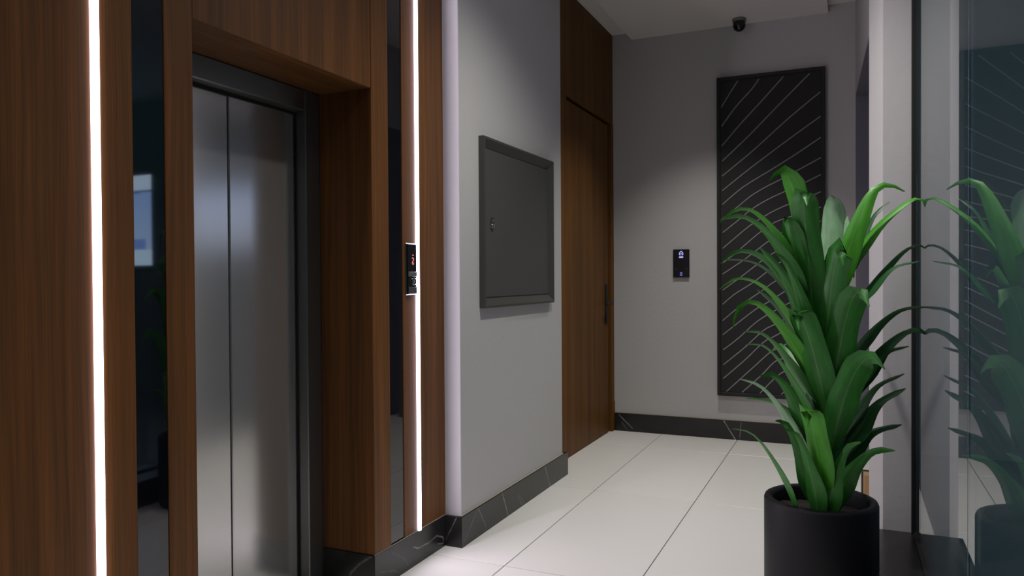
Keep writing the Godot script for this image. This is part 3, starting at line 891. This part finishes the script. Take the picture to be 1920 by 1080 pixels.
func build_displays() -> void:
	# two displays hang in the room behind the glass: one shows in the steel doors, one in the dark strip
	var defs := [
		["wall_display", "wide lit wall display behind the glass that the steel lift doors mirror", Vector3(1.30, 1.63, ZB), Vector2(1.25, 0.62), 0, 0.62],
		["wall_display", "tall lit display behind the glass, mirrored by the dark glass strip", Vector3(3.60, 1.45, ZB), Vector2(0.95, 1.02), 1, 4.5]]
	for d in defs:
		var t := thing(d[0], d[1], "display", d[2], "lit displays behind the glass")
		var s: Vector2 = d[3]
		var z := 0.0365
		bx("bezel", Vector3(-0.015, -0.015, 0), Vector3(s.x + 0.015, s.y + 0.015, 0.035), M.screen_rim, t, 0.004)
		var st := mb()
		quad(st, Vector3(0, 0, z), Vector3(s.x, 0, z), Vector3(s.x, s.y, z), Vector3(0, s.y, z), Vector3.BACK)
		var m := plain(Color(0.02, 0.02, 0.02), 0.3)
		m.emission_enabled = true
		m.emission = Color.WHITE
		m.emission_operator = BaseMaterial3D.EMISSION_OP_MULTIPLY
		m.emission_texture = screen_picture(d[4])
		m.emission_energy_multiplier = d[5]
		m.texture_repeat = false
		obj("screen", st, m, t)
		area("screen_light", Vector3(s.x / 2.0, s.y / 2.0, 0.05), s, Vector3(0, PI, 0), Color(0.72, 0.82, 1.0), 0.10, t)

# ------------------------------------------------------------------ the plant
func leaf(parent: Node3D, pts: Array, width: float, face: float, mat: Material, kind := 0, fold := 0.28) -> void:
	# pts: stem to tip in the plant's own axes; width in metres; face: 0 shows its breadth to the front, PI/2 is edge-on
	var cv := Curve3D.new()
	for i in pts.size():
		var a: Vector3 = pts[maxi(i - 1, 0)]
		var b: Vector3 = pts[mini(i + 1, pts.size() - 1)]
		var tg := (b - a) / 6.0
		cv.add_point(pts[i], -tg, tg)
	var n := 18
	var across := [-1.0, -0.5, 0.0, 0.5, 1.0]
	var rows := []
	var front := Vector3(0, 0, 1)
	var total := cv.get_baked_length()
	for i in n + 1:
		var s := float(i) / n
		var p := cv.sample_baked(total * s, true)
		var q := cv.sample_baked(minf(total * s + 0.004, total), true)
		var o := cv.sample_baked(maxf(total * s - 0.004, 0), true)
		var d := (q - o).normalized()
		# breadth lies square to the curve, turned between the picture plane and the depth
		var inplane := d.cross(front)
		if inplane.length() < 0.15:
			inplane = Vector3.RIGHT
		inplane = inplane.normalized()
		var deep := inplane.cross(d).normalized()
		var side := (inplane * cos(face) + deep * sin(face)).normalized()
		var up := side.cross(d).normalized()
		var blunt := kind == 1
		var taper := smoothstep(0.74, 1.0, s) if blunt else smoothstep(0.52, 1.04, s) if kind == 2 else pow(smoothstep(0.30, 1.06, s), 0.9)
		var wd := width * (0.28 + 0.72 * smoothstep(0.0, 0.40, s)) * maxf(1.0 - taper * 0.96, (0.0 if blunt else 0.28) * (1.0 - 0.8 * smoothstep(0.88, 1.0, s)))
		wd *= 1.0 + 0.05 * sin(s * 17.0 + width * 300.0)
		var row := []
		for u in across:
			row.append(p + side * u * wd * 0.5 - up * (absf(u) * wd * 0.5 * fold) * (1.0 if face < 1.6 else -1.0))
		rows.append([row, up])
	var st := mb()
	st.set_smooth_group(0)
	for lay in 2:
		for i in n:
			for k in 4:
				var off0: Vector3 = rows[i][1] * (-0.0012 if lay else 0.0)
				var off1: Vector3 = rows[i + 1][1] * (-0.0012 if lay else 0.0)
				var a: Vector3 = rows[i][0][k] + off0
				var b: Vector3 = rows[i][0][k + 1] + off0
				var c: Vector3 = rows[i + 1][0][k + 1] + off1
				var e: Vector3 = rows[i + 1][0][k] + off1
				var nn: Vector3 = rows[i][1] * (-1.0 if lay else 1.0)
				var ua := Vector2(k / 4.0, float(i) / n)
				var ub := Vector2((k + 1) / 4.0, float(i) / n)
				var uc := Vector2((k + 1) / 4.0, float(i + 1) / n)
				var ue := Vector2(k / 4.0, float(i + 1) / n)
				tri(st, a, b, c, nn, ua, ub, uc)
				tri(st, a, c, e, nn, ua, uc, ue)
	st.generate_normals()
	obj("leaf", st, mat, parent)

func build_plant() -> void:
	var t := thing("potted_plant", "broad-leaved green plant in a round black pot beside the glass partition", "plant", Vector3(-0.112, 0, -3.235))
	t.rotation.y = 0.035
	var r := 0.2126
	var h := 0.40
	var st := mb()
	lathe(st, [Vector2(0.0005, 0.0), Vector2(r - 0.02, 0.0), Vector2(r - 0.006, 0.006), Vector2(r, 0.02), Vector2(r, h - 0.014), Vector2(r - 0.004, h - 0.004), Vector2(r - 0.012, h), Vector2(r - 0.024, h), Vector2(r - 0.031, h - 0.005), Vector2(r - 0.034, h - 0.014), Vector2(r - 0.036, h - 0.09)], Vector3.ZERO, 72)
	obj("pot", st, M.pot, t)
	# lumpy soil
	var so := mb()
	var nz := noise(14.0, 77, 3)
	for i in 10:
		for k in 40:
			var q := []
			for e in [[i, k], [i + 1, k], [i + 1, k + 1], [i, k + 1]]:
				var rr: float = (r - 0.036) * e[0] / 10.0
				var a: float = TAU * e[1] / 40.0
				var p := Vector3(rr * cos(a), 0, rr * sin(a))
				p.y = h - 0.062 + 0.014 * nz.get_noise_2d(p.x, p.z)
				q.append(p)
			tri(so, q[0], q[1], q[2], Vector3.UP)
			tri(so, q[0], q[2], q[3], Vector3.UP)
	so.generate_normals()
	obj("soil", so, M.soil, t)
	# the unit of the leaf plan is a grid of 2.14 mm, measured sideways from the stem and up from the pot's rim
	var g := 1.0 / 467.0
	var base := Vector3(0, h - 33 * g, 0)
	var sm := mb()
	tube(sm, [base + Vector3(0, -0.08, 0), base + Vector3(-4 * g, 150 * g, 0), base + Vector3(-8 * g, 320 * g, 0), base + Vector3(-14 * g, 500 * g, 0)], 0.017, 12)
	obj("stem", sm, M.stem, t)
	# each leaf: [material, apparent breadth in grid units, points (sideways, up, towards the front)]
	var plan := [
		# crown
		["leaf_bright", 44, [[-20, 380, 0], [-30, 500, 20], [-46, 590, 45], [-62, 632, 60], [-76, 634, 70], [-92, 618, 84]], 1],
		["leaf_mid", 56, [[-8, 300, 20], [-18, 440, 60], [-26, 530, 78], [-30, 582, 86], [-26, 596, 104], [-22, 566, 150]], 1],
		["leaf_pale", 40, [[0, 380, -30], [14, 480, -50], [22, 556, -56], [26, 592, -40], [24, 588, -10]], 1],
		["leaf_mid", 38, [[-12, 350, 20], [-36, 450, 50], [-54, 520, 70], [-60, 550, 80], [-64, 540, 100]], 1],
		["leaf_bright", 44, [[12, 330, 10], [34, 430, 10], [66, 530, 0], [96, 596, -10], [124, 610, -16], [154, 596, -22]], 2],
		["leaf_dark", 20, [[30, 400, -30], [66, 490, -50], [100, 556, -60], [130, 582, -70]], 0],
		["leaf_pale", 36, [[16, 380, -40], [30, 470, -80], [44, 528, -100], [54, 560, -110]], 1],
		["leaf_bright", 17, [[22, 400, -10], [60, 470, -20], [100, 530, -30], [146, 570, -36], [178, 586, -40], [194, 572, -40], [196, 530, -40]], 0],
		["leaf_mid", 52, [[4, 250, 20], [14, 370, 60], [24, 450, 76], [34, 488, 92], [38, 490, 112], [40, 462, 150]], 1],
		# left fans
		["leaf_bright", 17, [[-14, 400, 10], [-46, 460, 30], [-90, 530, 50], [-130, 566, 60], [-160, 566, 64], [-188, 546, 66]], 0],
		["leaf_mid", 26, [[-10, 360, 20], [-50, 450, 60], [-96, 520, 90], [-140, 552, 104], [-184, 548, 110]], 0],
		["leaf_mid", 24, [[-6, 320, 20], [-50, 410, 40], [-96, 468, 55], [-136, 490, 60], [-166, 486, 64], [-188, 468, 66]], 0],
		["leaf_dark", 12, [[-20, 340, 0], [-70, 420, 10], [-124, 468, 20], [-188, 476, 26]], 0],
		["leaf_mid", 44, [[8, 270, 20], [-30, 370, 70], [-66, 446, 100], [-108, 496, 116]], 0],
		["leaf_mid", 44, [[4, 240, 40], [-16, 340, 80], [-40, 420, 100], [-62, 470, 112], [-78, 484, 130]], 0],
		["leaf_bright", 16, [[-8, 270, 20], [-50, 350, 40], [-96, 414, 56], [-136, 438, 60], [-166, 436, 64], [-190, 420, 66]], 0],
		["leaf_dark", 24, [[0, 260, 0], [-40, 330, 10], [-80, 384, 20], [-120, 420, 30]], 0],
		["leaf_bright", 30, [[18, 180, 20], [-20, 270, 60], [-64, 344, 90], [-104, 388, 105], [-130, 398, 112], [-150, 382, 118], [-158, 352, 122]], 0],
		["leaf_mid", 54, [[20, 150, 30], [2, 250, 80], [-18, 330, 100], [-36, 376, 106], [-38, 380, 126], [-36, 352, 160]], 1],
		["leaf_mid", 22, [[6, 190, 10], [-44, 262, 40], [-84, 318, 60], [-112, 340, 70], [-142, 342, 76]], 0],
		["leaf_mid", 18, [[6, 130, 10], [-36, 220, 60], [-72, 286, 90], [-104, 318, 100], [-136, 320, 104]], 0],
		["leaf_mid", 38, [[-8, 120, 20], [-34, 186, 40], [-60, 236, 56], [-86, 262, 66], [-110, 262, 80]], 0],
		["leaf_pale", 24, [[2, 40, 0], [-36, 120, 20], [-74, 192, 30], [-112, 236, 34], [-154, 250, 36]], 0],
		["leaf_mid", 22, [[-4, 110, -10], [-44, 168, 0], [-90, 204, 8], [-142, 210, 10]], 0],
		["leaf_mid", 50, [[6, -10, 30], [-22, 80, 70], [-42, 140, 84], [-62, 178, 90], [-80, 186, 110]], 0],
		["leaf_mid", 16, [[-32, -20, 60], [-58, 50, 80], [-92, 116, 90], [-126, 156, 94], [-164, 164, 96]], 0],
		# right fans
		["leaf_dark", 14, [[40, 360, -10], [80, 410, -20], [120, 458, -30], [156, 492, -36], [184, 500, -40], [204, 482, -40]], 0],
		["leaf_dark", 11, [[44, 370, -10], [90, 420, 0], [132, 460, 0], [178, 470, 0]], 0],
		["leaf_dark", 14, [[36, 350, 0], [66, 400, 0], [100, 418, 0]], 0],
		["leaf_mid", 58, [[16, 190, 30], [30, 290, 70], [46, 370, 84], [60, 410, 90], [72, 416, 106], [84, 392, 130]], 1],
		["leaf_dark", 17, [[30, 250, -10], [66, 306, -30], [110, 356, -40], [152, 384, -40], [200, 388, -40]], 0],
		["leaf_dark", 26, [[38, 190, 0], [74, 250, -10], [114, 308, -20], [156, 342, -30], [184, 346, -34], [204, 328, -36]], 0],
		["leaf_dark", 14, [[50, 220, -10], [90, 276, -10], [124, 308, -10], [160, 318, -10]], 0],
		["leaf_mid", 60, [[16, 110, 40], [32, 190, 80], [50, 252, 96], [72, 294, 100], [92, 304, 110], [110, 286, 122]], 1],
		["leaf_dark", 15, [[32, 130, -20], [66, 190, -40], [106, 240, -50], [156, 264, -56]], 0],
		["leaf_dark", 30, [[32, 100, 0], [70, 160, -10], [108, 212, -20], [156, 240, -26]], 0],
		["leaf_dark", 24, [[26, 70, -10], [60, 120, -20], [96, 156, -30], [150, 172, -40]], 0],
		["leaf_mid", 46, [[14, -10, 20], [34, 50, 40], [64, 104, 50], [96, 134, 50], [132, 138, 50]], 0],
		["leaf_mid", 46, [[4, -30, 50], [16, 40, 80], [30, 100, 90], [48, 144, 96], [70, 158, 110]], 0],
		["leaf_bright", 46, [[12, 10, 50], [0, 100, 90], [-12, 170, 110], [-20, 206, 118], [-22, 210, 136], [-20, 186, 166]], 1],
		["leaf_mid", 42, [[-2, -34, 60], [-8, 50, 90], [-24, 120, 110], [-42, 164, 120], [-62, 176, 140]], 0],
		# inner leaves that fill the heart
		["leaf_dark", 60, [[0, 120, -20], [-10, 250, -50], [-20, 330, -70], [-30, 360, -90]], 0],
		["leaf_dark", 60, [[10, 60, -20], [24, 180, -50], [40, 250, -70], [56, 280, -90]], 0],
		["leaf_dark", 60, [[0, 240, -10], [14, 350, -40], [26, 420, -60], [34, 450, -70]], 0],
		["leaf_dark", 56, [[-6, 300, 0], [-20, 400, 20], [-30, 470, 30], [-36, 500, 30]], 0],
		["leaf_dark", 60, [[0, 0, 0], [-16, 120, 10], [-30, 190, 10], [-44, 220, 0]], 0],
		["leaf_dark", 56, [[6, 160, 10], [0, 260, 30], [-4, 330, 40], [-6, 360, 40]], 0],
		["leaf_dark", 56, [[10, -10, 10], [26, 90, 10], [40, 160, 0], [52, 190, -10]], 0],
		["leaf_mid", 50, [[0, 200, -30], [-50, 260, -100], [-80, 300, -160], [-100, 290, -200]], 0],
		["leaf_mid", 50, [[0, 340, -30], [40, 420, -120], [60, 460, -180], [70, 440, -230]], 0],
		["leaf_mid", 50, [[0, 80, -30], [20, 150, -120], [30, 190, -190], [30, 170, -240]], 0]]
	for p in plan:
		var pts := []
		for q in p[2]:
			pts.append(base + Vector3(q[0] * g * 0.92, q[1] * g, q[2] * g * 0.8))
		var breadth := 0.105 if p[3] == 1 else 0.085
		var seen: float = p[1] * g * (0.84 if p[1] > 40 else 1.0)
		var face := acos(clampf(seen / breadth, 0.05, 1.0))
		leaf(t, pts, breadth, face, M[p[0]], p[3])
